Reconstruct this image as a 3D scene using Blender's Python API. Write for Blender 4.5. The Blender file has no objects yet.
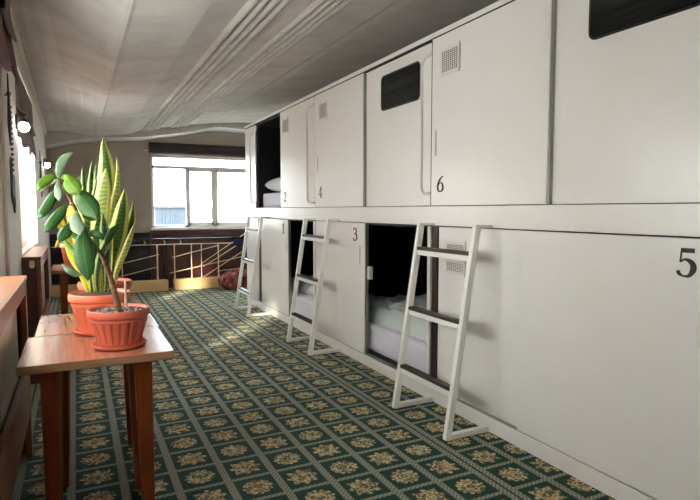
import bpy, bmesh, math, random
from mathutils import Vector, Matrix, noise
random.seed(7)
C = bpy.context.scene.collection
SC = bpy.context.scene

# ------------------------------------------------------------------ camera
H, F = 1.35, 551.0
PITCH = math.atan(40 / F)
YAW = math.atan(274 * math.cos(PITCH) / F)
FW = Vector((math.sin(YAW) * math.cos(PITCH), math.cos(YAW) * math.cos(PITCH), -math.sin(PITCH)))
RT = Vector((math.cos(YAW), -math.sin(YAW), 0))
UP = RT.cross(FW)
cam = bpy.data.cameras.new('camera')
co = bpy.data.objects.new('camera', cam); C.objects.link(co)
co.location = (0, 0, H)
co.rotation_euler = Matrix((RT, UP, -FW)).transposed().to_euler()
cam.sensor_width = 36; cam.lens = 36 * F / 700; cam.clip_start = 0.05; cam.clip_end = 300
SC.camera = co

def at(x, y, Y):            # the point of the room at depth Y that the photograph shows at (x, y)
    r = FW * F + RT * (x - 350) - UP * (y - 250)
    return Vector((0, 0, H)) + r * (Y / r.y)

# ------------------------------------------------------------------ materials
def lin(r, g, b):
    f = lambda c: (c / 255 / 12.92) if c / 255 <= .04045 else ((c / 255 + .055) / 1.055) ** 2.4
    return (f(r), f(g), f(b), 1)

def mix_rgb(nt, fac, a, b):
    n = nt.nodes.new('ShaderNodeMix'); n.data_type = 'RGBA'
    for s, v in ((n.inputs[0], fac), (n.inputs[6], a), (n.inputs[7], b)):
        if isinstance(v, bpy.types.NodeSocket): nt.links.new(v, s)
        else: s.default_value = v
    return n.outputs[2]

def mat(name, rgb, rough=.5, var=.06, scale=6, stretch=(1, 1, 1), metal=0, bump=0, spec=.5, rgb2=None, detail=4, contrast=1.0, coat=0):
    m = bpy.data.materials.new(name); m.use_nodes = True
    nt = m.node_tree; b = nt.nodes['Principled BSDF']
    tc = nt.nodes.new('ShaderNodeTexCoord'); mp = nt.nodes.new('ShaderNodeMapping'); nz = nt.nodes.new('ShaderNodeTexNoise')
    nt.links.new(tc.outputs['Object'], mp.inputs[0]); mp.inputs['Scale'].default_value = stretch
    nt.links.new(mp.outputs[0], nz.inputs['Vector']); nz.inputs['Scale'].default_value = scale; nz.inputs['Detail'].default_value = detail
    c = lin(*rgb)
    if rgb2: lo, hi = lin(*rgb2), c
    else:
        lo = tuple(max(0, v * (1 - var)) for v in c[:3]) + (1,); hi = tuple(min(1, v * (1 + var)) for v in c[:3]) + (1,)
    mr = nt.nodes.new('ShaderNodeMapRange'); nt.links.new(nz.outputs[0], mr.inputs[0])
    mr.inputs[1].default_value = .5 - .25 / contrast; mr.inputs[2].default_value = .5 + .25 / contrast
    nt.links.new(mix_rgb(nt, mr.outputs[0], lo, hi), b.inputs['Base Color'])
    b.inputs['Roughness'].default_value = rough; b.inputs['Metallic'].default_value = metal
    b.inputs['Specular IOR Level'].default_value = spec
    if coat: b.inputs['Coat Weight'].default_value = coat; b.inputs['Coat Roughness'].default_value = .15
    if bump:
        bp = nt.nodes.new('ShaderNodeBump'); bp.inputs['Strength'].default_value = bump; bp.inputs['Distance'].default_value = .01
        nt.links.new(nz.outputs[0], bp.inputs['Height']); nt.links.new(bp.outputs[0], b.inputs['Normal'])
    return m

M = {}
M['white'] = mat('white_laminate', (232, 229, 226), .28, .015, 2)
M['white_metal'] = mat('white_powder_coat', (238, 238, 232), .35, .02, 8)
M['plastic'] = mat('white_plastic', (224, 219, 212), .4, .02, 8)
M['seam'] = mat('seam_shadow_gap', (46, 44, 42), .7, .05, 8)
M['alu'] = mat('brushed_aluminium', (150, 150, 144), .35, .06, 20, (1, 1, .05), metal=.6)
M['darkwood'] = mat('dark_walnut', (52, 36, 34), .35, .25, 6, (1, 12, 12))
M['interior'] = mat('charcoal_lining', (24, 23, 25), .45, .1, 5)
M['tint'] = mat('tinted_pane', (22, 22, 23), .08, .04, 3)
M['black'] = mat('black_lettering', (14, 14, 14), .5, .05, 9)
M['linen'] = mat('white_linen', (222, 222, 232), .85, .02, 10, bump=.2)
M['duvet'] = mat('pale_duvet_cotton', (208, 216, 212), .9, .03, 10, bump=.2)
M['concrete'] = mat('painted_concrete', (192, 186, 180), .85, .1, 3.4, (1, 1.3, 1), bump=.3, rgb2=(164, 158, 153), detail=10, contrast=.9)
M['lip'] = mat('plaster_lip', (205, 203, 203), .8, .04, 4)
M['wall'] = mat('taupe_wall_paint', (163, 152, 140), .8, .04, 3)
M['wallL'] = mat('cream_wall_paint', (208, 198, 186), .75, .04, 3)
M['pvc'] = mat('window_pvc', (236, 232, 228), .4, .02, 6)
M['tabletop'] = mat('reddish_laminate_top', (188, 122, 96), .27, .1, 5, (14, 1, 1), rgb2=(150, 88, 66), coat=.25)
M['tedge'] = mat('pale_edge_band', (158, 118, 84), .5, .1, 6, (1, 10, 10))
M['leg'] = mat('varnished_pine', (140, 70, 24), .4, .12, 7, (10, 10, 1), rgb2=(110, 50, 15))
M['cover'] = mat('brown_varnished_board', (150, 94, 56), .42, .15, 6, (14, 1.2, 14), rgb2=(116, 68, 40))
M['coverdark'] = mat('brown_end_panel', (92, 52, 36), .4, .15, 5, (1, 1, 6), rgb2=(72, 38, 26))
M['radiator'] = mat('radiator_enamel', (190, 186, 170), .4, .03, 8)
M['terra'] = mat('terracotta_plastic', (200, 98, 76), .42, .05, 12)
M['terra2'] = mat('orange_plastic', (222, 118, 84), .42, .05, 12)
M['cream'] = mat('cream_plastic', (226, 214, 200), .5, .03, 10)
M['soil'] = mat('dry_soil', (96, 78, 66), .95, .4, 60, rgb2=(40, 30, 26), bump=.8)
M['pebble'] = mat('pale_pebbles', (150, 138, 128), .9, .2, 40)
M['bark'] = mat('brown_stem', (150, 112, 80), .7, .2, 30, (1, 1, 4), rgb2=(98, 66, 46))
M['stick'] = mat('pale_stick', (226, 200, 180), .6, .04, 10)
M['maroon'] = mat('maroon_panelling', (84, 34, 30), .4, .2, 4, (6, 6, 1), rgb2=(58, 22, 22))
M['blackwood'] = mat('black_slats', (27, 23, 23), .45, .15, 5)
M['gold'] = mat('golden_rods', (224, 204, 162), .4, .06, 20, metal=.15)
M['kerb'] = mat('ochre_kerb', (220, 182, 128), .6, .08, 6)
M['chrome'] = mat('dark_steel_rail', (78, 78, 84), .25, .05, 9, metal=.8)
M['blind'] = mat('plum_blind_fabric', (52, 40, 42), .8, .08, 9)
M['valance'] = mat('brown_drape', (108, 84, 68), .8, .18, 7, (3, 3, 1), rgb2=(76, 54, 44))
M['valance2'] = mat('wine_red_drape', (92, 40, 36), .8, .15, 9)
M['iron'] = mat('blackened_iron', (66, 58, 54), .5, .1, 12, metal=.4)
M['bead'] = mat('dark_beads', (82, 66, 58), .4, .1, 12)
M['navy'] = mat('navy_cloth', (34, 40, 72), .85, .15, 14)
M['facade'] = mat('blue_facade', (26, 36, 48), .7, .03, .4)
M['mullion'] = mat('pale_blue_mullions', (38, 52, 66), .7, .03, .4)
M['ground'] = mat('outdoor_ground', (150, 146, 138), .9, .1, .5)

def leafmat(name, mid, edge, rough=.4, band=True, vein=None):
    m = bpy.data.materials.new(name); m.use_nodes = True
    nt = m.node_tree; b = nt.nodes['Principled BSDF']
    uv = nt.nodes.new('ShaderNodeUVMap'); sp = nt.nodes.new('ShaderNodeSeparateXYZ'); nt.links.new(uv.outputs[0], sp.inputs[0])
    d = nt.nodes.new('ShaderNodeMath'); d.operation = 'SUBTRACT'; nt.links.new(sp.outputs[0], d.inputs[0]); d.inputs[1].default_value = .5
    a = nt.nodes.new('ShaderNodeMath'); a.operation = 'ABSOLUTE'; nt.links.new(d.outputs[0], a.inputs[0])
    tc = nt.nodes.new('ShaderNodeTexCoord'); nz = nt.nodes.new('ShaderNodeTexNoise'); nt.links.new(tc.outputs['Object'], nz.inputs['Vector'])
    nz.inputs['Scale'].default_value = 45
    wv = nt.nodes.new('ShaderNodeTexWave'); wv.bands_direction = 'Z'; wv.inputs['Scale'].default_value = 16; wv.inputs['Distortion'].default_value = 7
    nt.links.new(tc.outputs['Object'], wv.inputs['Vector'])
    c = lin(*mid); c2 = tuple(v * 1.7 for v in c[:3]) + (1,)
    green = mix_rgb(nt, wv.outputs[1] if band else nz.outputs[0], c, c2)
    mr = nt.nodes.new('ShaderNodeMapRange'); nt.links.new(a.outputs[0], mr.inputs[0])
    if vein:
        mr.inputs[1].default_value = .02; mr.inputs[2].default_value = .05
        col = mix_rgb(nt, mr.outputs[0], lin(*vein), green)
    else:
        mr.inputs[1].default_value = .22; mr.inputs[2].default_value = .29
        col = mix_rgb(nt, mr.outputs[0], green, lin(*edge))
    nt.links.new(col, b.inputs['Base Color']); b.inputs['Roughness'].default_value = rough
    tr = nt.nodes.new('ShaderNodeBsdfTranslucent'); nt.links.new(col, tr.inputs[0])
    mx = nt.nodes.new('ShaderNodeMixShader'); mx.inputs[0].default_value = .3
    nt.links.new(b.outputs[0], mx.inputs[1]); nt.links.new(tr.outputs[0], mx.inputs[2])
    nt.links.new(mx.outputs[0], nt.nodes['Material Output'].inputs[0])
    return m
M['snake'] = leafmat('variegated_leaf', (70, 104, 48), (226, 222, 130), .38)
M['snake_pale'] = leafmat('yellow_variegated_leaf', (150, 168, 92), (238, 234, 150), .38)
M['snake_dark'] = leafmat('dark_variegated_leaf', (52, 82, 50), (168, 184, 120), .38)
M['rubber'] = leafmat('green_oval_leaf', (50, 92, 44), (0, 0, 0), .3, False, (92, 134, 76))
M['rubber_lime'] = leafmat('lime_oval_leaf', (104, 144, 44), (0, 0, 0), .35, False, (150, 184, 90))
M['rubber_pale'] = leafmat('pale_leaf_underside', (142, 168, 142), (0, 0, 0), .4, False, (172, 192, 166))
M['yellowleaf'] = leafmat('yellow_leaf', (206, 206, 70), (240, 232, 130), .45, False)

def cloth(name, rgb, trans=.5, clear=.12):
    m = bpy.data.materials.new(name); m.use_nodes = True; nt = m.node_tree; nt.nodes.remove(nt.nodes['Principled BSDF'])
    tc = nt.nodes.new('ShaderNodeTexCoord'); nz = nt.nodes.new('ShaderNodeTexNoise'); nt.links.new(tc.outputs['Object'], nz.inputs['Vector']); nz.inputs['Scale'].default_value = 30
    c = lin(*rgb); col = mix_rgb(nt, nz.outputs[0], tuple(v * .93 for v in c[:3]) + (1,), c)
    df = nt.nodes.new('ShaderNodeBsdfDiffuse'); tl = nt.nodes.new('ShaderNodeBsdfTranslucent'); tp = nt.nodes.new('ShaderNodeBsdfTransparent')
    nt.links.new(col, df.inputs[0]); nt.links.new(col, tl.inputs[0])
    a = nt.nodes.new('ShaderNodeMixShader'); a.inputs[0].default_value = trans; nt.links.new(df.outputs[0], a.inputs[1]); nt.links.new(tl.outputs[0], a.inputs[2])
    b = nt.nodes.new('ShaderNodeMixShader'); b.inputs[0].default_value = clear; nt.links.new(a.outputs[0], b.inputs[1]); nt.links.new(tp.outputs[0], b.inputs[2])
    nt.links.new(b.outputs[0], nt.nodes['Material Output'].inputs[0]); return m
M['sheer'] = cloth('sheer_curtain', (244, 240, 236), .6, .1); M['sheer2'] = cloth('peach_sheer_curtain', (222, 204, 190), .55, .05)

def glass():
    m = bpy.data.materials.new('window_glass'); m.use_nodes = True; nt = m.node_tree; nt.nodes.remove(nt.nodes['Principled BSDF'])
    tp = nt.nodes.new('ShaderNodeBsdfTransparent'); gl = nt.nodes.new('ShaderNodeBsdfGlossy'); gl.inputs['Roughness'].default_value = .02
    tp.inputs[0].default_value = (.95, .97, .96, 1)
    mx = nt.nodes.new('ShaderNodeMixShader'); mx.inputs[0].default_value = .04; nt.links.new(tp.outputs[0], mx.inputs[1]); nt.links.new(gl.outputs[0], mx.inputs[2])
    nt.links.new(mx.outputs[0], nt.nodes['Material Output'].inputs[0]); return m
M['glass'] = glass()

def bulbmat():
    m = bpy.data.materials.new('lit_bulb'); m.use_nodes = True; b = m.node_tree.nodes['Principled BSDF']
    b.inputs['Base Color'].default_value = (1, .97, .92, 1); b.inputs['Emission Color'].default_value = (1, .96, .9, 1); b.inputs['Emission Strength'].default_value = 14
    return m
M['bulb'] = bulbmat()

class E:                                                     # tiny expression builder for math nodes
    nt = None
    def __init__(s, v): s.v = v
    @staticmethod
    def op(o, *a):
        n = E.nt.nodes.new('ShaderNodeMath'); n.operation = o
        for i, x in enumerate(a):
            x = x.v if isinstance(x, E) else x
            if isinstance(x, bpy.types.NodeSocket): E.nt.links.new(x, n.inputs[i])
            else: n.inputs[i].default_value = x
        return E(n.outputs[0])
    def __add__(s, o): return E.op('ADD', s, o)
    def __sub__(s, o): return E.op('SUBTRACT', s, o)
    def __rsub__(s, o): return E.op('SUBTRACT', o, s)
    def __mul__(s, o): return E.op('MULTIPLY', s, o)
    def __truediv__(s, o): return E.op('DIVIDE', s, o)
    __radd__ = __add__; __rmul__ = __mul__
    def lt(s, o): return E.op('LESS_THAN', s, o)
    def gt(s, o): return E.op('GREATER_THAN', s, o)
    def floor(s): return E.op('FLOOR', s)
    def fract(s): return E.op('FRACT', s)
    def abs(s): return E.op('ABSOLUTE', s)
    def step(s, a, b):
        n = E.nt.nodes.new('ShaderNodeMapRange'); E.nt.links.new(s.v, n.inputs[0]); n.inputs[1].default_value = a; n.inputs[2].default_value = b
        return E(n.outputs[0])

def carpet():
    m = bpy.data.materials.new('green_medallion_carpet'); m.use_nodes = True; nt = m.node_tree; E.nt = nt; b = nt.nodes['Principled BSDF']
    tc = nt.nodes.new('ShaderNodeTexCoord'); sp = nt.nodes.new('ShaderNodeSeparateXYZ'); nt.links.new(tc.outputs['Object'], sp.inputs[0])
    x, y = E(sp.outputs[0]), E(sp.outputs[1])
    PX, PY = .2335, .2285
    nz = nt.nodes.new('ShaderNodeTexNoise'); nz.inputs['Scale'].default_value = 260; nz.inputs['Detail'].default_value = 2
    nt.links.new(tc.outputs['Object'], nz.inputs['Vector'])
    vo = nt.nodes.new('ShaderNodeTexVoronoi'); vo.inputs['Scale'].default_value = 62; nt.links.new(tc.outputs['Object'], vo.inputs['Vector'])
    vs = nt.nodes.new('ShaderNodeSeparateColor'); nt.links.new(vo.outputs['Color'], vs.inputs[0])
    # the strips are 2.1 m wide; a dark seam runs between two of them beside the capsules
    t = (x - 1.826 + 21.455) / 2.1455
    xs = t.fract() * 2.1455                                   # 0 at a seam centre
    xs = E.op('MINIMUM', E.op('MAXIMUM', xs - .022, 0), 2.1015)
    seamd = (x - 1.826 + 21.455) / 2.1455
    sd = E.op('MINIMUM', seamd.fract(), 1 - seamd.fract()) * 2.1455
    u = xs / PX; v = (y - 2.19 + 22.85) / PY
    fu, fv = u.fract() - .5, v.fract() - .5
    par = E.op('MODULO', u.floor() + v.floor() + 1.0, 2.0)
    lu, lv = .5 - fu.abs(), .5 - fv.abs()
    r = E.op('SQRT', fu * fu + fv * fv); th = E.op('ARCTAN2', fv, fu)
    c8 = E.op('COSINE', th * 8.0); c12 = E.op('COSINE', th * 12.0); c4 = E.op('COSINE', th * 4.0)
    rA = .31 + .05 * c8 - .015 * c4; rB = .30 + .026 * c12
    R = rA * par + rB * (1 - par)
    wob = (E(nz.outputs[0]) - .5) * .07
    flower = (R - r + wob).step(-.012, .012)
    # inside the medallion: light petals with darker gaps, an orange ring and a heart
    ring = E.op('SINE', r * 70.0) * .5 + .5
    pet = E.op('COSINE', th * 16.0) * .5 + .5
    tone = (ring * .35 + pet * .3 * (r.gt(.09)) + E(vs.outputs[0]) * .6).step(.25, .95)
    colA = mix_rgb(nt, tone.v, lin(92, 86, 64), lin(214, 200, 154))
    rust = (E(vs.outputs[1]).gt(.85)) * .45
    colA = mix_rgb(nt, rust.v, colA, lin(190, 118, 62))
    gap = (E(vs.outputs[2]).gt(.80)) * .7
    colA = mix_rgb(nt, gap.v, colA, lin(44, 60, 46))
    green = mix_rgb(nt, E(nz.outputs[0]).step(.35, .65).v, lin(17, 50, 40), lin(33, 70, 56))
    col = mix_rgb(nt, flower.v, green, colA)
    # lattice lines with small dots
    bands = 1 - (E.op('MINIMUM', lu - .082, lv - .056)).step(-.008, .008)
    dots = (E.op('SINE', x * 240.0) * E.op('SINE', y * 240.0)).step(.1, .6)
    lcol = mix_rgb(nt, dots.v, lin(120, 124, 110), lin(182, 180, 162))
    lcol = mix_rgb(nt, (E(nz.outputs[0]).step(.4, .7) * .45).v, lcol, lin(92, 98, 86))
    edge = (E.op('MINIMUM', (lu - .094).abs(), (lv - .068).abs())).lt(.012)
    col = mix_rgb(nt, bands.v, col, lcol)
    seam = sd.lt(.007)
    col = mix_rgb(nt, (seam * .85).v, col, lin(34, 44, 40))
    nt.links.new(col, b.inputs['Base Color']); b.inputs['Roughness'].default_value = .9; b.inputs['Specular IOR Level'].default_value = .15
    b.inputs['Sheen Weight'].default_value = .04
    bp = nt.nodes.new('ShaderNodeBump'); bp.inputs['Strength'].default_value = .3; bp.inputs['Distance'].default_value = .004
    nt.links.new(nz.outputs[0], bp.inputs['Height']); nt.links.new(bp.outputs[0], b.inputs['Normal'])
    return m
M['carpet'] = carpet()

def rugmat():
    m = bpy.data.materials.new('red_patterned_fabric'); m.use_nodes = True; nt = m.node_tree; b = nt.nodes['Principled BSDF']
    tc = nt.nodes.new('ShaderNodeTexCoord'); vo = nt.nodes.new('ShaderNodeTexVoronoi'); vo.inputs['Scale'].default_value = 16
    nt.links.new(tc.outputs['Object'], vo.inputs['Vector'])
    rp = nt.nodes.new('ShaderNodeValToRGB'); nt.links.new(vo.outputs['Color'], rp.inputs[0])
    cols = [(0, (80, 24, 28)), (.35, (134, 50, 46)), (.6, (176, 108, 92)), (.8, (62, 30, 44)), (1, (190, 130, 104))]
    el = rp.color_ramp.elements; el[0].color = lin(*cols[0][1]); el[1].color = lin(*cols[-1][1])
    for p, c in cols[1:-1]: e = el.new(p); e.color = lin(*c)
    nt.links.new(rp.outputs[0], b.inputs['Base Color']); b.inputs['Roughness'].default_value = .9
    return m
M['rug'] = rugmat()

# ------------------------------------------------------------------ mesh helpers
ORG = {}
def box(bm, x0, x1, y0, y1, z0, z1, mi=0, bev=0):
    g = bmesh.ops.create_cube(bm, size=1)
    for v in g['verts']:
        v.co = Vector(((x0 + x1) / 2 + v.co.x * (x1 - x0), (y0 + y1) / 2 + v.co.y * (y1 - y0), (z0 + z1) / 2 + v.co.z * (z1 - z0)))
    fs = {f for v in g['verts'] for f in v.link_faces}
    for f in fs: f.material_index = mi
    if bev:
        es = list({e for v in g['verts'] for e in v.link_edges})
        bmesh.ops.bevel(bm, geom=es, offset=bev, segments=2, affect='EDGES', profile=.6)

def bar(bm, p, q, w, h, side=Vector((0, 1, 0)), w2=None, h2=None, mi=0):   # a square-section bar from p to q; w along side
    p, q = Vector(p), Vector(q); t = (q - p).normalized(); s = (side - t * side.dot(t)).normalized(); n = t.cross(s)
    w2 = w2 or w; h2 = h2 or h; R = []
    for c, a, b in ((p, w, h), (q, w2, h2)):
        R.append([bm.verts.new(c + s * a / 2 * i + n * b / 2 * j) for i, j in ((-1, -1), (1, -1), (1, 1), (-1, 1))])
    fs = [bm.faces.new(R[0][::-1]), bm.faces.new(R[1])]
    for k in range(4): fs.append(bm.faces.new((R[0][k], R[0][(k + 1) % 4], R[1][(k + 1) % 4], R[1][k])))
    for f in fs: f.material_index = mi

def tube(bm, pts, r, n=8, mi=0):
    pts = [Vector(p) for p in pts]; rs = r if isinstance(r, (list, tuple)) else [r] * len(pts); rings = []; ref = Vector((.31, .55, .77))
    for i, p in enumerate(pts):
        t = (pts[min(i + 1, len(pts) - 1)] - pts[max(i - 1, 0)]).normalized()
        s = (ref - t * ref.dot(t)).normalized(); ref = s; u = t.cross(s)
        rings.append([bm.verts.new(p + (s * math.cos(2 * math.pi * k / n) + u * math.sin(2 * math.pi * k / n)) * rs[i]) for k in range(n)])
    for a, b in zip(rings, rings[1:]):
        for k in range(n): f = bm.faces.new((a[k], a[(k + 1) % n], b[(k + 1) % n], b[k])); f.material_index = mi
    bm.faces.new(rings[0][::-1]).material_index = mi; bm.faces.new(rings[-1]).material_index = mi

def lathe(bm, prof, c, n=48, flute=None, mi=0):               # prof: (radius, z); flute(z-index) -> amplitude
    rings = []
    for i, (r, z) in enumerate(prof):
        a = flute[i] if flute else 0
        rings.append([bm.verts.new((c[0] + (r - a * (math.cos(20 * 2 * math.pi * k / n) > .25)) * math.cos(2 * math.pi * k / n),
                                    c[1] + (r - a * (math.cos(20 * 2 * math.pi * k / n) > .25)) * math.sin(2 * math.pi * k / n), c[2] + z)) for k in range(n)])
    for a, b in zip(rings, rings[1:]):
        for k in range(n): f = bm.faces.new((a[k], a[(k + 1) % n], b[(k + 1) % n], b[k])); f.material_index = mi
    bm.faces.new(rings[0][::-1]).material_index = mi; bm.faces.new(rings[-1]).material_index = mi

def sphere(bm, c, r, sx=1, sy=1, sz=1, u=12, v=8, mi=0):
    g = bmesh.ops.create_uvsphere(bm, u_segments=u, v_segments=v, radius=r)
    for w in g['verts']: w.co = Vector((w.co.x * sx, w.co.y * sy, w.co.z * sz)) + Vector(c)
    for f in {f for w in g['verts'] for f in w.link_faces}: f.material_index = mi

def smooth_line(pts, k=6):                                    # Catmull-Rom through tuples of any length
    out = []
    for i in range(len(pts) - 1):
        p0, p1, p2, p3 = pts[max(i - 1, 0)], pts[i], pts[i + 1], pts[min(i + 2, len(pts) - 1)]
        for j in range(k):
            t = j / k
            out.append(tuple(.5 * (2 * b + (c - a) * t + (2 * a - 5 * b + 4 * c - d) * t * t + (3 * b - a - 3 * c + d) * t ** 3) for a, b, c, d in zip(p0, p1, p2, p3)))
    out.append(tuple(pts[-1])); return out

def obj(name, bm, mats, parent=None, smooth=False, bevel=0, origin=None, keep=False):
    if not keep: bmesh.ops.recalc_face_normals(bm, faces=bm.faces)
    o0 = ORG[parent.name] if parent else Vector(origin or (0, 0, 0))
    bmesh.ops.translate(bm, verts=bm.verts, vec=-o0)
    me = bpy.data.meshes.new(name); bm.to_mesh(me); bm.free()
    for m in (mats if isinstance(mats, (list, tuple)) else [mats]): me.materials.append(M[m] if isinstance(m, str) else m)
    o = bpy.data.objects.new(name, me); C.objects.link(o); ORG[o.name] = o0
    if parent: o.parent = parent
    else: o.location = o0
    if smooth:
        for p in me.polygons: p.use_smooth = True
    if bevel:
        b = o.modifiers.new('bevel', 'BEVEL'); b.width = bevel; b.segments = 2; b.limit_method = 'ANGLE'
    return o

def tag(o, label, cat, group=None):
    o['label'] = label; o['category'] = cat
    if group: o['group'] = group
    return o
def thing(name, label, cat, loc, group=None):
    o = bpy.data.objects.new(name, None); C.objects.link(o); o.location = loc; o.empty_display_size = .1
    ORG[o.name] = Vector(loc); return tag(o, label, cat, group)
def struct(name, bm, mats, **k):
    o = obj(name, bm, mats, **k); o['kind'] = 'structure'; return o
def dup(root, loc, label):
    r = root.copy(); C.objects.link(r); r.location = loc; r['label'] = label
    for ch in root.children:
        c = ch.copy(); C.objects.link(c); c.parent = r
        for g in ch.children: d = g.copy(); C.objects.link(d); d.parent = c
    return r
NB = bmesh.new

# ------------------------------------------------------------------ the room
WL, WR, YF, YB = -.385, 3.45, -5.0, 9.95
bm = NB(); box(bm, WL - .25, WR + .2, YF - .2, YB + .25, -.12, 0); struct('floor', bm, 'carpet')

def wall_x(name, x0, x1, y0, y1, z1, holes, m):               # wall along Y with rectangular openings (y0, y1, z0, z1)
    bm = NB(); cur = y0
    for a, b, c, d in sorted(holes):
        box(bm, x0, x1, cur, a, 0, z1); box(bm, x0, x1, a, b, 0, c); box(bm, x0, x1, a, b, d, z1); cur = b
    box(bm, x0, x1, cur, y1, 0, z1); return struct(name, bm, m)
W1 = (4.96, 6.9, .99, 2.50); W2 = (1.10, 3.46, .99, 1.98); W_ADDED = (-4.7, -2.5, .5, 1.8)  # last opening is unseen, added behind the camera to bring in daylight
wall_x('wall_left', WL - .25, WL, YF, YB, 3.1, [W1, W2, W_ADDED], 'wallL')
bm = NB(); box(bm, WR, WR + .2, YF, YB, 0, 3.1); struct('wall_right', bm, 'wall')
WX0, WX1, WZ0, WZ1 = 1.16, 3.0, 1.035, 2.30
bm = NB()
box(bm, WL, WX0, YB, YB + .25, 0, 3.1); box(bm, WX0, WX1, YB, YB + .25, 0, WZ0); box(bm, WX0, WX1, YB, YB + .25, WZ1, 3.1); box(bm, WX1, WR, YB, YB + .25, 0, 3.1)
struct('wall_back', bm, 'wall')
bm = NB(); box(bm, WL, WR, YF - .2, YF, 0, 3.1); struct('wall_front', bm, 'wall')

# ceiling: moulded concrete whose profile runs the length of the room
def zl(Y): return 2.72 - .045 * (Y - 4.4)
def bumps(x0, x1, z0, z1, n):
    out = []
    for i in range(n * 10 + 1):
        t = i / (n * 10); out.append((x0 + (x1 - x0) * t, z0 + (z1 - z0) * t - .030 * abs(math.sin(math.pi * n * t)) ** .8))
    return out
prof = [(.285, 2.468), (.31, 2.462), (.335, 2.475), (.45, 2.497), (.73, 2.53), (.87, 2.575)]
prof += bumps(.965, 1.255, 2.607, 2.668, 4) + [(1.33, 2.675)] + bumps(1.42, 1.69, 2.693, 2.748, 4)
prof += [(1.78, 2.755), (2.02, 2.782), (2.06, 2.800), (2.14, 2.80), (2.75, 2.85), (WR, 2.86)]
def section(Y):
    z = zl(Y); return [(WL, z)] + [(WL + (.285 - WL) * t, z + (2.468 - z) * t + .03 * math.sin(math.pi * t)) for t in (.15, .3, .5, .7, .85)] + prof
bm = NB(); R = []
YC = [YF, 0, 3, 6, 9.4]
for Y in YC: R.append([bm.verts.new((x, Y, z)) for x, z in section(Y)])
T = [[bm.verts.new((x, Y, 3.1)) for x, z in section(Y)] for Y in (YF, 9.4)]
for a, b in zip(R, R[1:]):
    for k in range(len(a) - 1): bm.faces.new((a[k], a[k + 1], b[k + 1], b[k]))
for k in range(len(R[0]) - 1):
    bm.faces.new((R[0][k], R[0][k + 1], T[0][k + 1], T[0][k])); bm.faces.new((R[-1][k], R[-1][k + 1], T[1][k + 1], T[1][k])); bm.faces.new((T[0][k], T[0][k + 1], T[1][k + 1], T[1][k]))
o = struct('ceiling', bm, 'concrete')
# the pale downstand beyond the concrete, rising to a ridge in front of the end window
lipp = [(WL, 2.30), (.0, 2.40), (.36, 2.462), (1.0, 2.507), (1.6, 2.61), (2.13, 2.733), (2.3, 2.742), (2.66, 2.728), (WR, 2.728)]
bm = NB(); A = [bm.verts.new((x, 9.401, z)) for x, z in lipp]; B = [bm.verts.new((x, YB, z)) for x, z in lipp]
A2 = [bm.verts.new((x, 9.401, 3.1)) for x, z in lipp]; B2 = [bm.verts.new((x, YB, 3.1)) for x, z in lipp]
for k in range(len(lipp) - 1):
    f = bm.faces.new((A[k], A[k + 1], B[k + 1], B[k])); bm.faces.new((A[k], A[k + 1], A2[k + 1], A2[k])).material_index = 1
    bm.faces.new((A2[k], A2[k + 1], B2[k + 1], B2[k]))
struct('trim_1', bm, ['lip', 'concrete'])
# small cove along the left wall
bm = NB()
for i, (a, b) in enumerate(((1.0, 3), (3, 6), (6, 9.39))):
    bar(bm, (WL + .02, a, zl(a) - .02), (WL + .02, b, zl(b) - .02), .035, .035, Vector((1, 0, 0)))
struct('trim_2', bm, 'wallL')
# dark panelling under the end window and black slatting left of it
bm = NB(); box(bm, 1.13, WR, YB - .035, YB - .001, 0, 1.0); box(bm, 1.13, WR, YB - .075, YB - .0355, .93, .995); box(bm, 1.33, 1.40, YB - .06, YB - .0355, 0, .93, 1)
for x in (1.75, 2.2, 2.65): box(bm, x, x + .02, YB - .045, YB - .0355, .1, .93, 1)
struct('trim_3', bm, ['maroon', 'blackwood'], bevel=.004)
bm = NB(); box(bm, WL, 1.12, YB - .03, YB - .001, 0, .965)
for k in range(7): box(bm, WL, 1.12, YB - .055, YB - .031, .06 + k * .13, .15 + k * .13)
struct('trim_4', bm, 'blackwood', bevel=.006)

# windows
def window(name, bm, gl):
    o = struct(name, bm, 'pvc', bevel=.004); g = obj('glass', gl, 'glass', o); return o
bm = NB(); gl = NB(); y0, y1 = YB + .03, YB + .09
fr = .055
box(bm, WX0, WX0 + .045, y0, y1, WZ0, WZ1); box(bm, WX1 - .045, WX1, y0, y1, WZ0, WZ1); box(bm, WX0, WX1, y0, y1, WZ0, WZ0 + fr); box(bm, WX0, WX1, y0, y1, WZ1 - fr, WZ1)
box(bm, WX0, WX1, y0, y1, 2.06, 2.115)
for a in (1.735, 2.20): box(bm, a, a + .07, y0, y1, WZ0, 2.06)
for a, b in ((1.765, 2.22), (2.25, 2.98)):
    box(bm, a, a + .045, y0 - .012, y0, WZ0 + .045, 2.065); box(bm, b - .045, b, y0 - .012, y0, WZ0 + .045, 2.065)
    box(bm, a, b, y0 - .012, y0, WZ0 + .045, WZ0 + .10); box(bm, a, b, y0 - .012, y0, 2.02, 2.07)
box(bm, WX0 - .02, WX1 + .02, YB - .07, YB + .03, WZ0 - .03, WZ0 + .012)
box(gl, WX0 + .02, WX1 - .02, y0 + .028, y0 + .034, WZ0 + .02, WZ1 - .02)
w3 = window('window_3', bm, gl)
bm = NB(); box(bm, 2.185, 2.215, y0 - .04, y0 - .013, 1.50, 1.53); box(bm, 2.19, 2.21, y0 - .05, y0 - .032, 1.42, 1.52); h = obj('handle', bm, 'plastic', w3, bevel=.004)
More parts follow.
